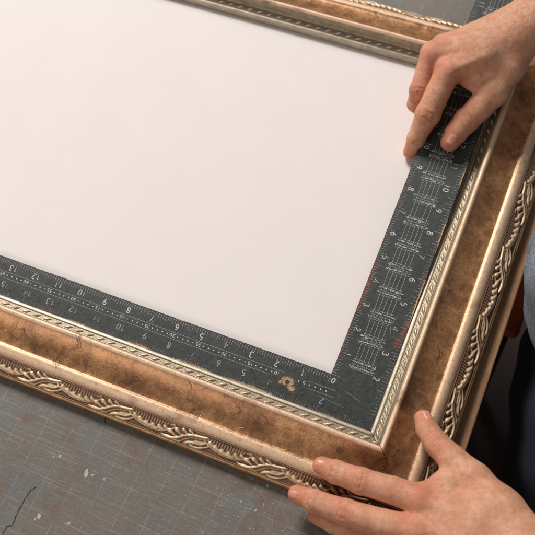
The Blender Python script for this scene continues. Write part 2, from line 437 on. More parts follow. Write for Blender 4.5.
def build_leaf_tile(ns=236, nt=56, width=.69):
    s = np.linspace(0, PER, ns, endpoint=False)[None, :]; t = np.linspace(0, width, nt)[:, None]
    acc = np.zeros((nt, ns)); K = 70.0
    for pl, r0, r1, hh in leaf_strokes():
        pl = spline(pl); n = len(pl) - 1; best = np.zeros((nt, ns))
        for i in range(n):
            (ax, ay), (bx, by) = pl[i], pl[i + 1]
            for off in (-PER, 0, PER):
                dx, dy = bx - ax, by - ay; L2 = dx * dx + dy * dy
                k = np.clip(((s - ax - off) * dx + (t - ay) * dy) / L2, 0, 1)
                d = np.hypot(s - ax - off - k * dx, t - ay - k * dy)
                u = (i + k) / n
                r = (r0 + (r1 - r0) * u) * 1.15 * np.minimum(1, .45 + u * 3.5)
                best = np.maximum(best, hh * (.55 + .45 * np.minimum(1, r / .07)) * np.sqrt(np.clip(1 - (d / r) ** 2, 0, 1)))
        acc = np.maximum(acc, best)
    h = acc
    # slightly raised ground under the foliage
    for _ in range(2):
        h = (np.roll(h, 1, 1) + np.roll(h, -1, 1) + 2 * h) / 4
        h[1:-1] = (h[:-2] + h[2:] + 2 * h[1:-1]) / 4
    h = h * .68
    h = np.maximum(h, .03 * np.clip(1 - (np.abs(t - .035) / .022) ** 2, 0, 1))
    h = np.maximum(h, .03 * np.clip(1 - (np.abs(t - .655) / .03) ** 2, 0, 1))
    return h
LT = build_leaf_tile(); LTS, LTT = LT.shape[1], LT.shape[0]
def leaf_h(s, t):
    fs = (s / PER % 1) * LTS; ft = np.clip(t / .69, 0, 1) * (LTT - 1)
    i0 = np.floor(fs).astype(int) % LTS; i1 = (i0 + 1) % LTS; a = fs - np.floor(fs)
    j0 = np.clip(np.floor(ft).astype(int), 0, LTT - 2); b = ft - j0
    return (LT[j0, i0] * (1 - a) + LT[j0, i1] * a) * (1 - b) + (LT[j0 + 1, i0] * (1 - a) + LT[j0 + 1, i1] * a) * b
def rope_h(s, t):
    q = t / .2419
    ph = (s / .45 + q * .75) % 1
    bead = np.clip(1 - ((ph - .5) / .22) ** 2, 0, 1) ** .8 + .25 * np.clip(1 - ((ph - .98) / .10) ** 2, 0, 1)
    core = np.clip(1 - ((q - .52) / .30) ** 2, 0, 1) ** .5
    edge = .35 * np.clip(1 - ((q - .95) / .08) ** 2, 0, 1) + .3 * np.clip(1 - ((q - .07) / .07) ** 2, 0, 1)
    fine = .12 * (np.sin(s * 2 * math.pi / .09) * .5 + .5) * np.clip(1 - ((q - .95) / .10) ** 2, 0, 1)
    return .055 * np.maximum(bead * core, edge + fine)

GAP = .016      # the mitred corners have opened a hair
def sweep(name, prof, place, s0, s1, mat, parent, step=1.0, off=0.0):
    prof = np.array(prof); nr = len(prof)
    arc = np.concatenate([[0], np.cumsum(np.hypot(*np.diff(prof, axis=0).T))]) + off
    n = int((s1 - s0) / step) + 2
    V, U = [], []
    for (d, z), a in zip(prof, arc):
        ss = np.linspace(s0 - d + GAP, s1 + d - GAP, n)
        V.append(place(ss, np.full(n, d), np.full(n, z))); U.append(np.stack([ss, np.full(n, a)], 1))
    return obj(name, np.concatenate(V), grid_faces(nr, n), mat, parent, uv=np.concatenate(U))

def relief(name, ends, hfun, rows, step, place, s0, s1, mat, parent, shift):
    (d0, z0), (d1, z1) = ends
    L = math.hypot(d1 - d0, z1 - z0); nd, nz = -(z1 - z0) / L, (d1 - d0) / L
    n = int((s1 - s0) / step)
    V, U, R = [], [], []
    for k in np.linspace(0, 1, rows):
        d = d0 + (d1 - d0) * k; z = z0 + (z1 - z0) * k
        ss = np.linspace(s0 - d + GAP, s1 + d - GAP, n)
        h = hfun(ss + shift, np.full(n, k * L)) * (1 if 0 < k < 1 else 0)
        h = h * (1 + .18 * np.sin(ss * 1.7 + shift) * np.sin(ss * .6 + 2))
        V.append(place(ss, d + nd * h, z + nz * h)); U.append(np.stack([ss, np.full(n, k * L)], 1)); R.append(h)
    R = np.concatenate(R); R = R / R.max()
    return obj(name, np.concatenate(V), grid_faces(rows, n), mat, parent, uv=np.concatenate(U), attrs={'relief': R})

places = {
 'bottom': (lambda s, d, z: np.stack([s, -d, z], 1), -W, 0.0, False),
 'right':  (lambda s, d, z: np.stack([d, s, z], 1), 0.0, H, False),
 'top':    (lambda s, d, z: np.stack([-s, H + d, z], 1), 0.0, W, False),
 'left':   (lambda s, d, z: np.stack([-W - d, -s, z], 1), -H, 0.0, False),
}
frame = tag(empty('picture_frame'), 'ornate antique gilded picture frame lying face up around the blank white canvas', 'picture frame')
for key, (pl, s0, s1, _) in places.items():
    shift = {'bottom': 2.35, 'right': .55, 'top': 1.2, 'left': 0.3}[key]
    hi = key != 'left'
    rail = sweep('rail', PROF['cove'], pl, s0, s1, M['cove'], frame, .5, .3)
    sweep('inner_lip', PROF['lip'], pl, s0, s1, M['lip'], rail, .5)
    sweep('riser', PROF['riser'], pl, s0, s1, M['riser'], rail, .5)
    sweep('outer_edge', PROF['side'], pl, s0, s1, M['side'], rail, .5)
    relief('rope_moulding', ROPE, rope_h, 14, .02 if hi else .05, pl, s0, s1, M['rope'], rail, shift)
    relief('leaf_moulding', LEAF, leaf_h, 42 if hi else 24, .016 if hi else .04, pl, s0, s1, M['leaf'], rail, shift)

v, f = box_data(-W, .0, .0, H, -.5, 0.0)
tag(obj('blank_canvas', v, f, M['canvas'], smooth=False), 'blank white canvas panel filling the gilded frame under the steel square', 'canvas')

# ------------------------------------------------------------------ framing square (own coordinates: inner corner at 0,0; arms left and up)
TH = math.radians(3.0); TK = .075
def rul(p):   # ruler plane -> world inches; hinge on its lower outer edge, which rests on the canvas
    p = np.atleast_2d(np.asarray(p, float)); x = p[:, 0] - 2.0; y = p[:, 1] + 1.5; z = p[:, 2] + TK + .004
    return np.stack([x, y * math.cos(TH) - z * math.sin(TH), y * math.sin(TH) + z * math.cos(TH)], 1)
square = tag(empty('framing_square'), 'black steel carpenter square with worn white scales lying in the frame corner', 'framing square')
LU, LV = -14.0, 22.5
HOLE = (-1.36, -.84, .085)
def ruler_blade():
    c = .05
    us = np.round(np.arange(LU, 2.0 + 1e-6, c), 4); vs_ = np.round(np.arange(-1.5, LV + 1e-6, c), 4)
    idx = {}; V = []; F = []
    def vid(i, j):
        if (i, j) not in idx: idx[(i, j)] = len(V); V.append([us[i], vs_[j], 0.0])
        return idx[(i, j)]
    for i in range(len(us) - 1):
        for j in range(len(vs_) - 1):
            cx, cy = us[i] + c / 2, vs_[j] + c / 2
            if cx < 0 and cy > 0: continue
            if math.hypot(cx - HOLE[0], cy - HOLE[1]) < HOLE[2]: continue
            F.append((vid(i, j), vid(i + 1, j), vid(i + 1, j + 1), vid(i, j + 1)))
    V = np.array(V)
    # boundary edges
    E = {}
    for q in F:
        for a, b in zip(q, q[1:] + q[:1]):
            E[(a, b)] = 1
    bd = [(a, b) for (a, b) in E if (b, a) not in E]
    bv = sorted({a for e in bd for a in e})
    # round the hole and chew the worn outside edges a little
    for i in bv:
        dx, dy = V[i, 0] - HOLE[0], V[i, 1] - HOLE[1]; d = math.hypot(dx, dy)
        if d < .3:
            k = HOLE[2] * (1 + .15 * math.sin(3 * math.atan2(dy, dx))) / d; V[i, 0] = HOLE[0] + dx * k; V[i, 1] = HOLE[1] + dy * k
        else:
            V[i, 0] += rnd.uniform(-.007, .007); V[i, 1] += rnd.uniform(-.007, .007)
            if abs(V[i, 1] + 1.5) < .02 and V[i, 0] < .8: V[i, 1] += abs(rnd.gauss(0, .014))
    u, w = V[:, 0].copy(), V[:, 1].copy()
    def fb(x, seed, sc):  # smooth 1-D noise
        r = np.random.default_rng(seed).random(400); q = (x + 60) * sc; i = np.floor(q).astype(int) % 399; t = q - np.floor(q); t = t * t * (3 - 2 * t)
        return r[i] * (1 - t) + r[i + 1] * t
    rust = np.zeros(len(V)); chip = np.zeros(len(V))
    arm = w > 0
    rust = np.maximum(rust, np.where(w > -.02, np.clip(.75 - u / .10, 0, .75) * (.3 + .9 * fb(w, 1, .8)), 0) * (u >= -.01))
    rust = np.maximum(rust, np.clip(.62 - (2.0 - u) / .10, 0, .62) * (.2 + fb(w, 2, 1.3)))
    rust = np.maximum(rust, np.where(u < .3, np.clip(.6 - (0 - w) / .06, 0, .6) * (w <= .01) * (.2 + fb(u, 3, 1.1)), 0))
    rust = np.maximum(rust, np.clip(.62 - (w + 1.5) / .09, 0, .62) * (.3 + fb(u, 4, 1.2)))
    for x, y, rx, ry, a in [(1.92, 2.5, .20, .80, .85), (1.82, 1.9, .22, .4, .72), (1.95, 4.6, .10, .5, .8), (.04, 3.6, .15, 1.6, 1.0), (0.0, 1.6, .10, 1.4, .95), (.0, 7.6, .08, 1.5, .9), (-7.1, -1.45, .32, .13, 1), (-11.0, -1.45, .45, .12, .9),
                            (-12.75, -.03, .16, .12, 1), (-6.0, -.02, .16, .06, 1), (-9.2, -.02, .2, .07, 1), (1.0, -1.28, .09, .07, 1.0), (-1.36, -.84, .30, .24, .95), (-1.05, -1.1, .2, .12, .8), (1.0, 1.35, .1, .12, .6),
                            (.02, 5.5, .06, 1.2, .75), (1.96, 6.3, .05, 1.2, .7), (-12.2, -.95, .05, .04, .9), (-9.0, -1.46, .5, .06, .8)]:
        rust = np.maximum(rust, a * np.clip(1.25 - np.hypot((u - x) / rx, (w - y) / ry), 0, 1))
    for x, y, rx, ry, a in [(-1.36, -.80, .34, .26, 1), (-1.15, -1.0, .3, .2, .75), (-1.6, -.9, .15, .15, .8), (-5.95, .0, .14, .05, 1), (-2.6, -1.5, 1.8, .15, 1), (-4.9, -1.5, 1.5, .14, 1), (-7.0, -1.5, .8, .16, 1), (-9.6, -1.5, 1.2, .12, .95), (.3, -1.5, .8, .12, .8), (-12.5, -1.5, 1.0, .11, .85),
                            (1.99, 3.6, .08, 1.8, .9), (1.99, 6.5, .08, 1.5, .85), (1.99, 9, .07, 1.2, .8), (-6.0, 0, .3, .06, .8), (1.0, 1.42, .1, .1, .5)]:
        chip = np.maximum(chip, a * np.clip(1.2 - np.hypot((u - x) / rx, (w - y) / ry), 0, 1))
    n = len(V); low = V.copy(); low[:, 2] = -TK
    Vall = np.concatenate([V, low])
    Fall = F + [tuple(n + i for i in reversed(q)) for q in F] + [(b, a, a + n, b + n) for a, b in bd]
    return rul(Vall), Fall, np.concatenate([rust, rust]), np.concatenate([chip, chip])
V, F, R_, C_ = ruler_blade()
o = obj('blade', V, F, M['ruler'], square, smooth=False, attrs={'rust': R_, 'chip': C_})

# stroke digits in a 0..0.62 x 0..1 cell
G = {
 '0': [[(.31, 1), (.10, .86), (.03, .5), (.10, .14), (.31, 0), (.52, .14), (.59, .5), (.52, .86), (.31, 1)]],
 '1': [[(.12, .80), (.34, 1), (.34, 0)]],
 '2': [[(.05, .78), (.16, .96), (.36, 1), (.54, .86), (.54, .66), (.38, .42), (.04, 0), (.58, 0)]],
 '3': [[(.05, .88), (.25, 1), (.48, .92), (.52, .72), (.40, .56), (.24, .53)], [(.40, .54), (.57, .38), (.54, .12), (.32, 0), (.10, .04), (.02, .16)]],
 '4': [[(.46, 0), (.46, 1), (.02, .30), (.62, .30)]],
 '5': [[(.54, 1), (.12, 1), (.07, .56), (.30, .62), (.52, .50), (.57, .28), (.46, .06), (.24, 0), (.03, .10)]],
 '6': [[(.50, .95), (.28, .86), (.10, .56), (.05, .28), (.16, .04), (.34, 0), (.53, .10), (.57, .32), (.44, .52), (.24, .52), (.07, .36)]],
 '7': [[(.03, 1), (.58, 1), (.24, 0)]],
 '8': [[(.31, .54), (.12, .66), (.10, .86), (.31, 1), (.52, .86), (.50, .66), (.31, .54), (.08, .38), (.05, .14), (.31, 0), (.57, .14), (.54, .38), (.31, .54)]],
 '9': [[(.55, .66), (.40, .48), (.20, .46), (.05, .64), (.08, .88), (.28, 1), (.48, .94), (.56, .70), (.50, .34), (.34, .08), (.14, 0)]],
}
class Marks:
    def __init__(s): s.V, s.F, s.A = [], [], []
    def line(s, pts, w, fade=0.0, z=.003):
        p, q = ribbon(pts, w, z)
        b = len(s.V); s.F += [tuple(b + i for i in t) for t in q]; s.V += p; s.A += [fade] * len(p)
    def text(s, txt, cx, cy, h, ang, w, fade=0.0, sx=1.0):
        adv = .80 * h * sx; tot = adv * (len(txt) - 1) + .62 * h * sx
        ca, sa = math.cos(ang), math.sin(ang)
        for k, ch in enumerate(txt):
            jx, jy, ja = rnd.uniform(-.02, .02) * h, rnd.uniform(-.05, .05) * h, rnd.uniform(-.05, .05)
            for pl in G[ch]:
                q = []
                for (x, y) in pl:
                    lx = -tot / 2 + k * adv + x * h * sx + jx; ly = (y - .5) * h + jy
                    lx, ly = lx - ja * ly, ly + ja * lx
                    q.append((cx + lx * ca - ly * sa, cy + lx * sa + ly * ca))
                s.line(q, w, fade + rnd.uniform(-.03, .03))
    def dot(s, cx, cy, r, fade=0.0, z=.003, n=8):
        b = len(s.V)
        s.V += [(cx + r * math.cos(6.2832 * k / n), cy + r * math.sin(6.2832 * k / n), z) for k in range(n)]; s.A += [fade] * n
        s.F.append(tuple(range(b, b + n)))
    def build(s, name, parent, z=None):
        return obj(name, rul(s.V), s.F, M['mark'], parent, smooth=False, attrs={'fade': s.A})
PI = math.pi
def near_hole(x, y, r=.3): return math.hypot(x - HOLE[0], y - HOLE[1]) < r

ticks = Marks()
def tick_run(n_per, count, fn, lens, w, fade, skip=0):
    for k in range(skip, count):
        if k % n_per == 0: L = lens[0]
        elif (2 * k) % n_per == 0: L = lens[1]
        elif k % 2 == 0: L = lens[2]
        else: L = lens[3]
        a, b = fn(k / n_per, L * rnd.uniform(.9, 1.1))
        if near_hole(*b, .32): continue
        ticks.line([a, b], w, fade + rnd.uniform(-.08, .12))
tick_run(10, 140, lambda t, L: ((-t, -.035), (-t, -.035 - L)), (.27, .23, .19, .16), .024, -.04)       # short arm, inner scale
ticks.build('scale_ticks', square); ticks = Marks()
tick_run(12, 185, lambda t, L: ((2 - t, -1.455), (2 - t, -1.455 + L)), (.26, .21, .17, .13), .022, .20, 4)    # short arm, outer scale
ticks.build('scale_ticks', square); ticks = Marks()
tick_run(10, 225, lambda t, L: ((.035, t), (.035 + L, t)), (.27, .22, .18, .15), .024, .06)           # long arm, inner scale
ticks.build('scale_ticks', square); ticks = Marks()
tick_run(8, 190, lambda t, L: ((1.965, -1.5 + t), (1.965 - L, -1.5 + t)), (.27, .21, .18, .13), .023, .06, 5)  # long arm, outer scale
ticks.build('scale_ticks', square)

def number(*a, **k):
    q = Marks(); q.text(*a, **k); q.build('scale_number', square)
for k in range(1, 14): number(str(k), -k + .03, -.33, .22, PI, .029, -.10 if k > 1 else 0)
for k in range(2, 16):
    if k == 3: continue
    number(str(k), 2 - k + .03, -1.05, .22, PI, .024, .10 if k not in (4, 7) else .2)
number('0', .15, -.20, .19, PI / 2 + 1.3, .032, -.15)
for k in range(1, 22): number(str(k), .30, k - .11, .21, -PI / 2, .028, -.06)
for k in range(2, 24): number(str(k), 1.56, k - 1.5 - .13, .22, -PI / 2, .028, -.05)

eight = Marks()   # eight-square scale on the short arm: two rules, dots, small figures
for y in (-.535, -.785):
    x = .38
    while x > LU + .05:
        x2 = max(x - .5, LU + .05)
        if not (near_hole(x, y, .40) or near_hole(x2, y, .40)):
            eight.line([(x, y), (x2, y)], .024, rnd.uniform(-.05, .08))
        x = x2
for n in range(1, 68):
    x = .25 - n * .2083
    if x < LU + .15: break
    if near_hole(x, -.66, .38): continue
    if n % 5 == 0: eight.text(str(n), x, -.66, .12, PI, .020, -.03, 1.15)
    elif n % 5 in (1, 4) and n > 9 and n % 10 > 5: eight.dot(x, -.66, .020, -.1)
    else: eight.dot(x, -.66, .026, -.15)
eight.build('octagon_scale', square)

board = Marks()   # board-measure table on the long arm
cols = [.62, .78, .94, 1.10, 1.27]
for j in range(0, 22):
    y0, y1 = j + .44, j + .62; y2 = j + .82
    for i, x in enumerate(cols):
        if rnd.random() < .92:
            board.line([(x + rnd.uniform(-.008, .008), y0 - .02), (x, j - .22 if j else .42)], .023, rnd.uniform(-.22, .0))
    board.line([(.50, y0 + rnd.uniform(-.02, .02)), (1.40, y0 + rnd.uniform(-.02, .02))], .022, rnd.uniform(-.20, .02))
    board.line([(.54, y2 + rnd.uniform(-.015, .015)), (1.38, y2 + rnd.uniform(-.015, .015))], .020, rnd.uniform(-.15, .05))
    board.line([(.52, y1 + rnd.uniform(-.02, .02)), (1.36, y1 + rnd.uniform(-.02, .02))], .022, rnd.uniform(-.20, .02))
    if rnd.random() < .2: board.line([(.52, y0 - .09), (1.2, y0 - .10)], .011, .10)
    for i, x in enumerate([.54] + [c + .08 for c in cols[:-1]] + [1.35]):  # small stamped figures
        n = (j + 2) * (8 + i) // 12 + 1
        board.text(str(n), x, (y0 + y1) / 2 + rnd.uniform(-.015, .015), .110, -PI / 2, .019, rnd.uniform(-.2, -.04), .75)
        board.text(str((j * 5 + i * 4) % 11 + 1), x + .01, (y1 + y2) / 2 + .01, .110, -PI / 2, .018, rnd.uniform(-.2, .0), .75)
    for i, x in enumerate(cols):
        board.line([(x, y0), (x + rnd.uniform(-.01, .01), y2 + .05)], .018, rnd.uniform(-.08, .05))
board.build('board_measure_table', square)

for pts in ([(1.52, 2.0), (1.20, 2.9)], [(1.5, 2.95), (1.42, 2.55)], [(-.2, -.9), (.9, -1.0)], [(.6, -.4), (1.3, -.6)]):
    scr = Marks(); scr.line(jag(pts, 4, .015), .009, .18); scr.build('scratch', square)

# ------------------------------------------------------------------ hands: implicit surface, meshed with surface nets
# HANDS-BEGIN
HANDS = {
 'L': {
  'index': [(-1.067, -1.855, 0.8, 0.32), (-0.545, -1.906, 0.95, 0.38), (0.342, -1.93, 1.15, 0.43), (1.389, -1.885, 1.35, 0.45), (2.33, -1.885, 1.45, 0.5)],
  'middle': [(-1.564, -2.951, 0.35, 0.31), (-0.926, -2.996, 0.55, 0.375), (0.211, -3.0, 0.85, 0.42), (1.489, -2.936, 1.15, 0.45), (2.569, -2.804, 1.45, 0.47)],
  'ring': [(-0.774, -3.278, -0.22, 0.3), (-0.088, -3.356, 0.1, 0.35), (0.917, -3.409, 0.45, 0.39), (1.989, -3.565, 0.85, 0.4), (3.018, -3.52, 1.25, 0.45)],
  'pinky': [(0.713, -3.995, -0.25, 0.25), (1.277, -4.003, -0.1, 0.28), (2.036, -4.019, 0.2, 0.31), (2.852, -4.079, 0.55, 0.34), (3.638, -4.145, 0.95, 0.4)],
  'thumb': [(1.566, 0.849, 0.92, 0.31), (1.801, 0.544, 1.0, 0.37), (2.27, 0.134, 1.15, 0.42), (2.92, -0.229, 1.3, 0.48), (3.737, -0.662, 1.5, 0.55)],
  'palm': [[(2.34, -1.904, 1.4, 0.5), (4.097, -1.92, 1.7, 0.72), (6.004, -2.519, 2.0, 0.95)], [(2.569, -2.795, 1.4, 0.5), (4.163, -2.553, 1.7, 0.72), (6.043, -2.661, 2.0, 0.95)], [(3.019, -3.512, 1.2, 0.48), (4.595, -3.258, 1.5, 0.7), (6.135, -2.926, 1.9, 0.9)], [(3.638, -4.145, 0.95, 0.42), (4.974, -3.963, 1.2, 0.6), (6.265, -3.33, 1.8, 0.85)], [(3.737, -0.662, 1.5, 0.55), (4.77, -1.41, 1.8, 0.75), (5.939, -2.29, 2.0, 0.92)]],
  'web': [(2.558, -1.523, 1.3, 0.42), (2.947, -1.06, 1.3, 0.44), (3.269, -0.587, 1.3, 0.46)],
  'arm': [(6.004, -2.519, 2.0, 0.98), (6.519, -2.845, 2.2, 0.98), (8.163, -3.762, 3.2, 1.25), (10.98, -5.228, 5.5, 1.7)],
 },
 'R': {
  'index': [(-2.306, 11.101, 0.29, 0.27), (-2.195, 11.398, 0.85, 0.35), (-2.006, 12.117, 1.65, 0.47), (-1.897, 12.892, 2.1, 0.47), (-1.774, 13.644, 2.45, 0.5)],
  'middle': [(-2.652, 12.944, 0.6, 0.26), (-2.69, 12.694, 1.2, 0.3), (-2.662, 12.99, 1.75, 0.36), (-2.646, 13.719, 2.1, 0.39), (-2.578, 14.302, 2.4, 0.46)],
  'ring': [(-2.22, 14.456, 0.95, 0.25), (-2.384, 14.143, 1.15, 0.3), (-2.479, 14.347, 1.5, 0.34), (-2.418, 14.558, 1.9, 0.37), (-2.328, 14.953, 2.2, 0.43)],
  'pinky': [(-1.747, 15.3, 1.0, 0.22), (-1.974, 14.937, 1.1, 0.26), (-2.101, 15.147, 1.3, 0.3), (-2.028, 15.342, 1.6, 0.33), (-1.874, 15.662, 1.9, 0.38)],
  'thumb': [(-0.901, 11.571, 1.05, 0.37), (-0.796, 11.951, 1.18, 0.43), (-0.557, 12.507, 1.4, 0.49), (-0.219, 13.086, 1.7, 0.5), (0.069, 13.691, 2.0, 0.56)],
  'palm': [[(-1.781, 13.68, 2.4, 0.48), (-0.682, 14.563, 2.75, 0.64), (0.633, 16.25, 3.1, 0.72)], [(-2.587, 14.34, 2.35, 0.48), (-1.192, 14.976, 2.7, 0.64), (0.54, 16.506, 3.0, 0.72)], [(-2.336, 14.992, 2.15, 0.46), (-1.156, 15.455, 2.5, 0.58), (0.453, 16.802, 2.8, 0.68)], [(-1.874, 15.662, 1.9, 0.4), (-0.925, 16.14, 2.2, 0.5), (0.358, 17.061, 2.7, 0.66)], [(0.069, 13.691, 2.0, 0.56), (0.294, 14.583, 2.4, 0.58), (0.659, 16.28, 2.9, 0.7)]],
  'web': [(-1.478, 14.038, 2.2, 0.42), (-0.817, 14.024, 2.0, 0.45), (-0.187, 13.787, 1.95, 0.45)],
  'arm': [(0.588, 16.472, 3.0, 0.76), (1.052, 17.461, 3.2, 0.84), (2.188, 19.301, 4.2, 1.2), (4.763, 21.037, 6.5, 1.65)],
 },
}
# HANDS-END

def smin(a, b, k):
    h = np.clip(.5 + .5 * (b - a) / k, 0, 1)
    return b + (a - b) * h - k * h * (1 - h)
def cone(P, a, b, ra, rb):
    a = np.asarray(a); b = np.asarray(b); ba = b - a; pa = P - a
    t = np.clip(pa @ ba / (ba @ ba), 0, 1)
    return np.linalg.norm(pa - t[:, None] * ba, axis=1) - (ra + (rb - ra) * t)
def chain(P, pts, k=.06):
    d = None
    for (a, b) in zip(pts[:-1], pts[1:]):
        c = cone(P, a[:3], b[:3], a[3], b[3]); d = c if d is None else smin(d, c, k)
    return d
def hand_sdf(hd, extra=()):
    def f(P):
        fing = None
        for nm in ('index', 'middle', 'ring', 'pinky'):
            pts = hd[nm]; d = chain(P, pts, .05)
            for q, rr in ((1, 1.03), (2, 1.05)):       # slightly swollen joints
                j = pts[q]; d = smin(d, np.linalg.norm(P - np.array(j[:3]), axis=1) - j[3] * rr, .08)
            fing = d if fing is None else smin(fing, d, .035)
        palm = None
        for c in hd['palm']:
            d = chain(P, c, .3); palm = d if palm is None else smin(palm, d, .45)
        palm = smin(palm, chain(P, hd['arm'], .5), .5)
        palm = smin(palm, chain(P, hd['web'], .2), .3)
        d = smin(fing, palm, .16)
        th = chain(P, hd['thumb'], .08)
        d = smin(d, th, .20)
        for kind, a, b, r, h in extra:                # knuckles, tendons, veins (+) and creases (-)
            a = np.asarray(a, float); b = np.asarray(b, float)
            near = np.flatnonzero(((P - (a + b) / 2) ** 2).sum(1) < (np.linalg.norm(b - a) / 2 + 3 * r) ** 2)
            if len(near):
                q = cone(P[near], a, b, 0, 0)
                d[near] -= h * np.exp(-(q / r) ** 2)
        return d
    return f
def surface_nets(f, lo, hi, h, seed):
    lo = np.array(lo, float); n = np.ceil((np.array(hi) - lo) / h).astype(int) + 1
    B = 8; cn = n // B + 2
    gx, gy, gz = np.meshgrid(*[np.arange(c) for c in cn], indexing='ij')
    C = lo + (np.stack([gx, gy, gz], -1) * B) * h
    dc = f(C.reshape(-1, 3)).reshape(cn)
    N = (cn - 1) * B + 1
    D = np.repeat(np.repeat(np.repeat(dc, B, 0), B, 1), B, 2)[:N[0], :N[1], :N[2]].astype(np.float32)
    # refine the blocks close to the surface
    lim = B * h * 1.9
    cc = lo + (np.stack([gx, gy, gz], -1)[:-1, :-1, :-1] * B + B / 2) * h
    dm = f(cc.reshape(-1, 3)).reshape(cn - 1)
    act = np.argwhere(np.abs(dm) < lim)
    loc = np.stack(np.meshgrid(*[np.arange(B + 1)] * 3, indexing='ij'), -1).reshape(-1, 3)
    for s in range(0, len(act), 400):
        idx = (act[s:s + 400, None, :] * B + loc[None]).reshape(-1, 3)
        D[idx[:, 0], idx[:, 1], idx[:, 2]] = f(lo + idx * h)
    sg = D < 0
    c8 = [D[i:N[0] - 1 + i, j:N[1] - 1 + j, k:N[2] - 1 + k] for i in (0, 1) for j in (0, 1) for k in (0, 1)]
    cnt = sum((c < 0).astype(np.int8) for c in c8)
    cells = np.argwhere((cnt > 0) & (cnt < 8))
    vid = -np.ones(N - 1, dtype=np.int64); vid[tuple(cells.T)] = np.arange(len(cells))
    off = [(i, j, k) for i in (0, 1) for j in (0, 1) for k in (0, 1)]
    val = np.stack([D[cells[:, 0] + o[0], cells[:, 1] + o[1], cells[:, 2] + o[2]] for o in off], 1)
    acc = np.zeros((len(cells), 3)); num = np.zeros(len(cells))
    for a in range(8):
        for b in range(a + 1, 8):
            if sum(abs(off[a][q] - off[b][q]) for q in range(3)) != 1: continue
            va, vb = val[:, a], val[:, b]; m_ = (va < 0) != (vb < 0)
            t = np.where(m_, va / np.where(m_, va - vb, 1), 0)
            p = np.array(off[a]) + t[:, None] * (np.array(off[b]) - np.array(off[a]))
            acc += p * m_[:, None]; num += m_
    V = lo + (cells + acc / num[:, None]) * h
    Q = []
    for ax in range(3):
        o1, o2 = [(1, 2), (2, 0), (0, 1)][ax]
        sl0 = [slice(1, N[q] - 1) for q in range(3)]; sl0[ax] = slice(0, N[ax] - 1)
        sl1 = list(sl0); sl1[ax] = slice(1, N[ax])
        A = sg[tuple(sl0)]; Bq = sg[tuple(sl1)]
        e = np.argwhere(A != Bq); inside = A[tuple(e.T)]
        st = np.ones(3, int); st[ax] = 0
        e = e + st
        def g(d1, d2):
            q = e.copy(); q[:, o1] += d1; q[:, o2] += d2; return vid[tuple(q.T)]
        q = np.stack([g(-1, -1), g(0, -1), g(0, 0), g(-1, 0)], 1)
        q[~inside] = q[~inside][:, ::-1]
        Q.append(q)
    Q = np.concatenate(Q); Q = Q[(Q >= 0).all(1)]
    # pull the vertices onto the true surface
    for _ in range(2):
        d = f(V); e_ = 1e-3
        gr = np.stack([f(V + np.eye(3)[q] * e_) - d for q in range(3)], 1) / e_
        V = V - gr * (d / np.maximum((gr ** 2).sum(1), .3))[:, None] * .8
    return V, Q

def pt(a): return np.array(a[:3])
def toward_cam(p, r):
    d = np.array(CAM) - pt(p); return pt(p) + d / np.linalg.norm(d) * r
def extras(hd, which):
    E = []
    for nm in ('index', 'middle', 'ring', 'pinky', 'thumb'):
        c = hd[nm]
        up = np.array([0, 0, 1.0])
        joints = (1, 2) if nm != 'thumb' else (2,)
        for q in joints:
            ax = pt(c[q + 1]) - pt(c[q - 1]); ax /= np.linalg.norm(ax)
            view = np.array(CAM) - pt(c[q]); view /= np.linalg.norm(view)
            dor = view - ax * (view @ ax); dor /= np.linalg.norm(dor)
            side = np.cross(ax, dor); r = c[q][3]
            for k, o_ in enumerate(((-.13, -.055, .01, .075, .14) if q == 2 else (-.04, .03))):
                j = rnd.uniform(-.12, .12); wd = rnd.uniform(.45, .75)
                p0 = pt(c[q]) + ax * (o_ + j * .1) + dor * r * .86 - side * r * wd
                p1 = pt(c[q]) + ax * (o_ - j * .1) + dor * r * 1.04
                p2 = pt(c[q]) + ax * (o_ + j * .1) + dor * r * .86 + side * r * wd
                E.append(('crease', p0, p1, .028, -.030)); E.append(('crease', p1, p2, .028, -.030))
        if nm != 'thumb':
            k_ = toward_cam(c[4], c[4][3] * .75)
            E.append(('knuckle', k_, k_ + 1e-3, .30, .14 if nm in ('index', 'middle') else .09))
    for i, nm in enumerate(('index', 'middle', 'ring', 'pinky')):
        a = hd['palm'][i][0]; b = hd['palm'][i][1]; cc = hd['palm'][i][2]
        E.append(('tendon', toward_cam(a, a[3] * .9), toward_cam(b, b[3] * .95), .12, .075))
    vr = random.Random(5 if which == 'R' else 9)
    for i in (0, 1, 2):                                # veins wandering over the back of the hand
        A, B = hd['palm'][i], hd['palm'][i + 1]; last = None
        for k in range(9):
            t = .15 + k / 8 * .95; q = min(int(t * 2 / 1.15), 1); u = t * 2 / 1.15 - q
            pa = (pt(A[q]) * (1 - u) + pt(A[q + 1]) * u); pb = (pt(B[q]) * (1 - u) + pt(B[q + 1]) * u)
            w_ = .5 + .35 * math.sin(k * 1.3 + i * 2) + vr.uniform(-.1, .1)
            r_ = (A[q][3] * (1 - u) + A[q + 1][3] * u)
            c_ = toward_cam(pa * (1 - w_) + pb * w_, r_ * .98)
            if last is not None: E.append(('vein', last, c_, .075, .045))
            last = c_
    wr = pt(hd['palm'][1][2]); axw = pt(hd['arm'][1]) - pt(hd['palm'][1][1]); axw /= np.linalg.norm(axw)
    vw = np.array(CAM) - wr; vw /= np.linalg.norm(vw); sw = np.cross(axw, vw); sw /= np.linalg.norm(sw)
    for o_ in (-.35, -.12, .14):                      # folds at the wrist
        last = None
        for k in range(7):
            x_ = -.75 + k * .25
            c_ = wr + axw * (o_ + .10 * math.sin(k * 1.1 + o_ * 9)) + sw * x_ + vw * math.sqrt(max(.05, .72 - x_ * x_ * .75))
            if last is not None: E.append(('crease', last, c_, .05, -.022))
            last = c_
    return E

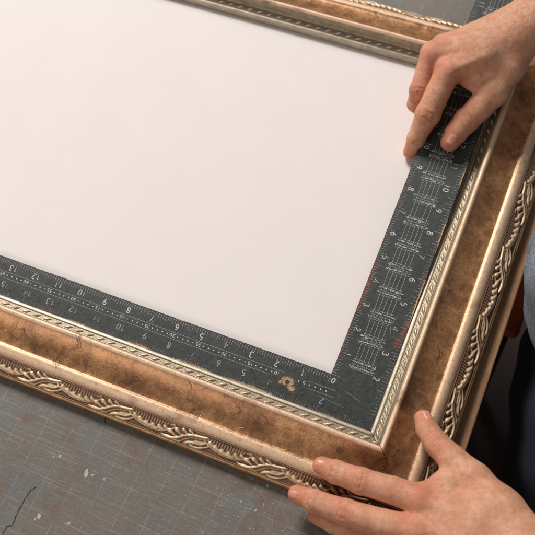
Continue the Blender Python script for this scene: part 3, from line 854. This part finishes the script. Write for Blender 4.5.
NAILS = {
 # (hand, chain, distance back from the tip along the finger, roll, half width, half length)
 'R': [('thumb', .03, .0, .18, .22)],
 'L': [('thumb', .03, .75, .19, .21), ('middle', .0, -.2, .15, .16), ('index', .0, .2, .14, .15)],
}
FOLDS = {'R': [], 'L': []}
def fold(which, a, b, r, h, bow=.12):                 # a creased fold of loose skin, slightly bowed
    a, b = np.array(a), np.array(b); mid = (a + b) / 2 + np.array([bow, -bow, 0])
    FOLDS[which] += [('fold', a, mid, r, h), ('fold', mid, b, r, h)]
for which in ('R', 'L'):
    w = HANDS[which]['web']; i_ = HANDS[which]['index'][4]
    c0 = toward_cam(w[0], w[0][3]); c1 = toward_cam(w[1], w[1][3]); c2 = toward_cam(w[2], w[2][3])
    up_ = toward_cam(HANDS[which]['palm'][0][1], HANDS[which]['palm'][0][1][3])
    for k, t_ in enumerate((.0, .22, .45)):
        fold(which, c0 * (1 - t_) + up_ * t_, c1 * (1 - t_) + up_ * t_, .06, -.05 + .01 * k, .05)
    fold(which, c1, c1 * .5 + up_ * .5, .10, .04)
person = tag(empty('person'), 'person in speckled grey denim and navy cloth pressing both bare hands on the frame', 'person')
body_V, body_F, body_R = [], [], []
nail_jobs = []
for which, lo, hi in (('L', (-5.5, -8.6, -1.2), (9.5, 1.2, 4.6)), ('R', (-3.5, 6.0, -.3), (9.5, 20.5, 6.2))):
    hd = HANDS[which]; ex = extras(hd, which) + FOLDS.get(which, []); fn = hand_sdf(hd, ex)
    V, Q = surface_nets(fn, lo, hi, .036, 1)
    red = np.zeros(len(V))
    for nm in ('index', 'middle', 'ring', 'pinky', 'thumb'):
        c = hd[nm]
        spots = [(c[0], .42, .8), (c[2], .36, .7), (c[1], .25, .35)] + ([(c[4], .45, .75)] if nm != 'thumb' else [])
        for p, r, a in spots:
            red = np.maximum(red, a * np.exp(-(np.linalg.norm(V - pt(p), axis=1) / (r + p[3] * .6)) ** 2 * 1.2))
        for kind, a, b, r, h in ex:
            if kind == 'crease': pass
    body_F.append(Q + sum(len(v) for v in body_V)); body_V.append(V); body_R.append(red)
    for nm, back_, roll, hw, hl in NAILS[which]:
        c = hd[nm]; ax = pt(c[0]) - pt(c[1]); ax /= np.linalg.norm(ax)
        view = np.array(CAM) - pt(c[0]); view /= np.linalg.norm(view)
        dor = view - ax * (view @ ax); dor /= np.linalg.norm(dor); side = np.cross(ax, dor)
        d2 = dor * math.cos(roll) + side * math.sin(roll); s2 = np.cross(ax, d2)
        cen = pt(c[0]) - ax * back_ + d2 * c[0][3]
        gu, gv = np.meshgrid(np.linspace(-1, 1, 13), np.linspace(-1, 1, 15))
        wu = gu * np.sqrt(np.clip(1 - np.where(gv < 0, np.abs(gv) ** 2.6 * .88, gv ** 4 * .45), 0, 1))
        Pn = cen + (wu * hw)[..., None] * s2 + (gv * hl)[..., None] * ax
        Pn = Pn.reshape(-1, 3)
        for _ in range(6):
            d = fn(Pn); e_ = 1e-3
            gr = np.stack([fn(Pn + np.eye(3)[q] * e_) - d for q in range(3)], 1) / e_
            Pn = Pn - gr * (d / np.maximum((gr ** 2).sum(1), .3))[:, None]
        gr /= np.linalg.norm(gr, axis=1)[:, None]
        edge = np.maximum(np.abs(gu), np.abs(gv)).ravel()
        lift = np.where(edge > .98, -.012, .006 + .010 * (1 - gu.ravel() ** 2))
        nail_jobs.append((Pn + gr * lift[:, None], grid_faces(15, 13)))

# coarse upper arms and shoulders outside the picture, one skin mesh with the hands
def limb(P):
    a = HANDS['L']['arm'][-1]; b = HANDS['R']['arm'][-1]
    d = chain(P, [a, (13.5, -4.5, 10, 1.9), (13.0, -1.0, 22, 2.3)], .5)
    d = smin(d, chain(P, [b, (13.5, 16.5, 12, 1.9), (13.0, 14.0, 22, 2.3)], .5), .5)
    d = smin(d, chain(P, [(13, -1, 22, 2.3), (13, 14, 22, 2.3)], .5), .8)
    for h_ in ('L', 'R'):
        d = smin(d, chain(P, [(q[0], q[1], q[2], q[3] - .035) for q in HANDS[h_]['arm'][1:]], .5), .05)
    return d
V, Q = surface_nets(limb, (4, -15, .5), (18, 26, 27), .25, 1)
body_F.append(Q + sum(len(v) for v in body_V)); body_V.append(V); body_R.append(np.zeros(len(V)))
obj('body', np.concatenate(body_V), np.concatenate(body_F), M['skin'], person, attrs={'red': np.concatenate(body_R)})
for V, F in nail_jobs:
    obj('fingernail', V, F, M['nail'], person)

hv, hf = [], []
for V, hd, n_h in ((body_V[0], HANDS['L'], 200), (body_V[1], HANDS['R'], 420)):
    w0 = pt(hd['palm'][1][1]); w1 = pt(hd['arm'][1]); ax = w1 - w0; Lh = np.linalg.norm(ax); ax /= Lh
    tt = (V - w0) @ ax; vw = np.array(CAM) - w0; vw /= np.linalg.norm(vw)
    cl = V - (w0 + tt[:, None] * ax)
    ok = np.flatnonzero((tt > .25 * Lh) & (tt < 1.6 * Lh) & ((cl @ vw) > .2))
    for i in rng.choice(ok, n_h):
        nrm = cl[i] / np.linalg.norm(cl[i]); sd = np.cross(nrm, ax); sd /= np.linalg.norm(sd)
        d0 = -ax * .8 + sd * rng.normal(0, .45); d0 /= np.linalg.norm(d0)
        Lk = rng.uniform(.12, .30); p0 = V[i] - nrm * .01; b = len(hv)
        cr = np.cross(d0, nrm); cr /= np.linalg.norm(cr); w_ = .0020
        for t_ in (0, .4, .75):
            c_ = p0 + d0 * Lk * t_ + nrm * .06 * math.sin(t_ * 2.6)
            hv += [c_ - cr * w_, c_ + cr * w_]
        hv.append(p0 + d0 * Lk + nrm * .02)
        hf += [(b, b + 1, b + 3, b + 2), (b + 2, b + 3, b + 5, b + 4), (b + 4, b + 5, b + 6)]
nh = Nodes('arm_hair_brown'); M['hair'] = nh.set(Base_Color=lin(132, 88, 60), Roughness=.6)
tag(obj('arm_hair', hv, hf, M['hair'], person, smooth=False), kind='stuff')

def ellipsoid(P, c, r):
    q = (P - np.array(c)) / np.array(r); k = np.linalg.norm(q, axis=1); return (k - 1) * min(r)
def torso(P):
    d = smin(ellipsoid(P, (9.08, 8.5, .8), (5.9, 5.6, 5.5)), ellipsoid(P, (12.0, 6.8, 12), (5.2, 8.4, 12)), 2.0)
    d = smin(d, cone(P, (13.0, -1.0, 21), (13.2, -4.0, 12), 3.0, 2.7), 1.0)
    d = smin(d, cone(P, (13.0, 14.0, 21), (13.2, 16.4, 13), 3.0, 2.7), 1.0)
    wr = .13 * np.sin(P[:, 1] * 1.9 + P[:, 2] * .8) * np.sin(P[:, 2] * 1.3 - P[:, 1] * .5) + .05 * np.sin(P[:, 1] * 4.1 - P[:, 2] * 2.2)
    return d + wr
V, Q = surface_nets(torso, (2, -9, -6), (20, 22, 26), .2, 1)
obj('denim_apron', V, Q, M['denim'], person)
sp = np.array([(3.45 + .012 * (k - 20) ** 2 * .1, 10.2 - k * .16, 1.3 - k * .02) for k in range(46)])
for _ in range(8):
    d = torso(sp); gr = np.stack([torso(sp + np.eye(3)[q] * 1e-3) - d for q in range(3)], 1) / 1e-3
    sp = sp - gr * (d / np.maximum((gr ** 2).sum(1), .3))[:, None]
gr /= np.linalg.norm(gr, axis=1)[:, None]
sv, sf = [], []
for k in range(0, 45):
    if k % 2: continue
    a_, b_ = sp[k] + gr[k] * .02, sp[k + 1] + gr[k + 1] * .02; t_ = b_ - a_; t_ /= np.linalg.norm(t_)
    c_ = np.cross(t_, gr[k]) * .03; bb = len(sv)
    sv += [a_ - c_, a_ + c_, b_ + c_, b_ - c_]; sf.append((bb, bb + 1, bb + 2, bb + 3))
nst = Nodes('pale_thread'); M['thread'] = nst.set(Base_Color=lin(176, 176, 172), Roughness=.8)
obj('stitching', sv, sf, M['thread'], person, smooth=False)
def legs(P):
    d = smin(cone(P, (9.5, 3.2, -3), (9.3, 2.6, -30), 4.1, 2.7), cone(P, (9.5, 11.0, -3), (9.6, 11.2, -30), 4.1, 2.7), .8)
    d = smin(d, ellipsoid(P, (9.6, 7, -5), (5.4, 7.2, 6.0)), 1.5)
    return d + .12 * np.sin(P[:, 2] * 1.1 + P[:, 1]) * np.sin(P[:, 1] * 1.5)
V, Q = surface_nets(legs, (3, -3, -31), (17, 18, 2), .4, 1)
obj('navy_trousers', V, Q, M['navy'], person)
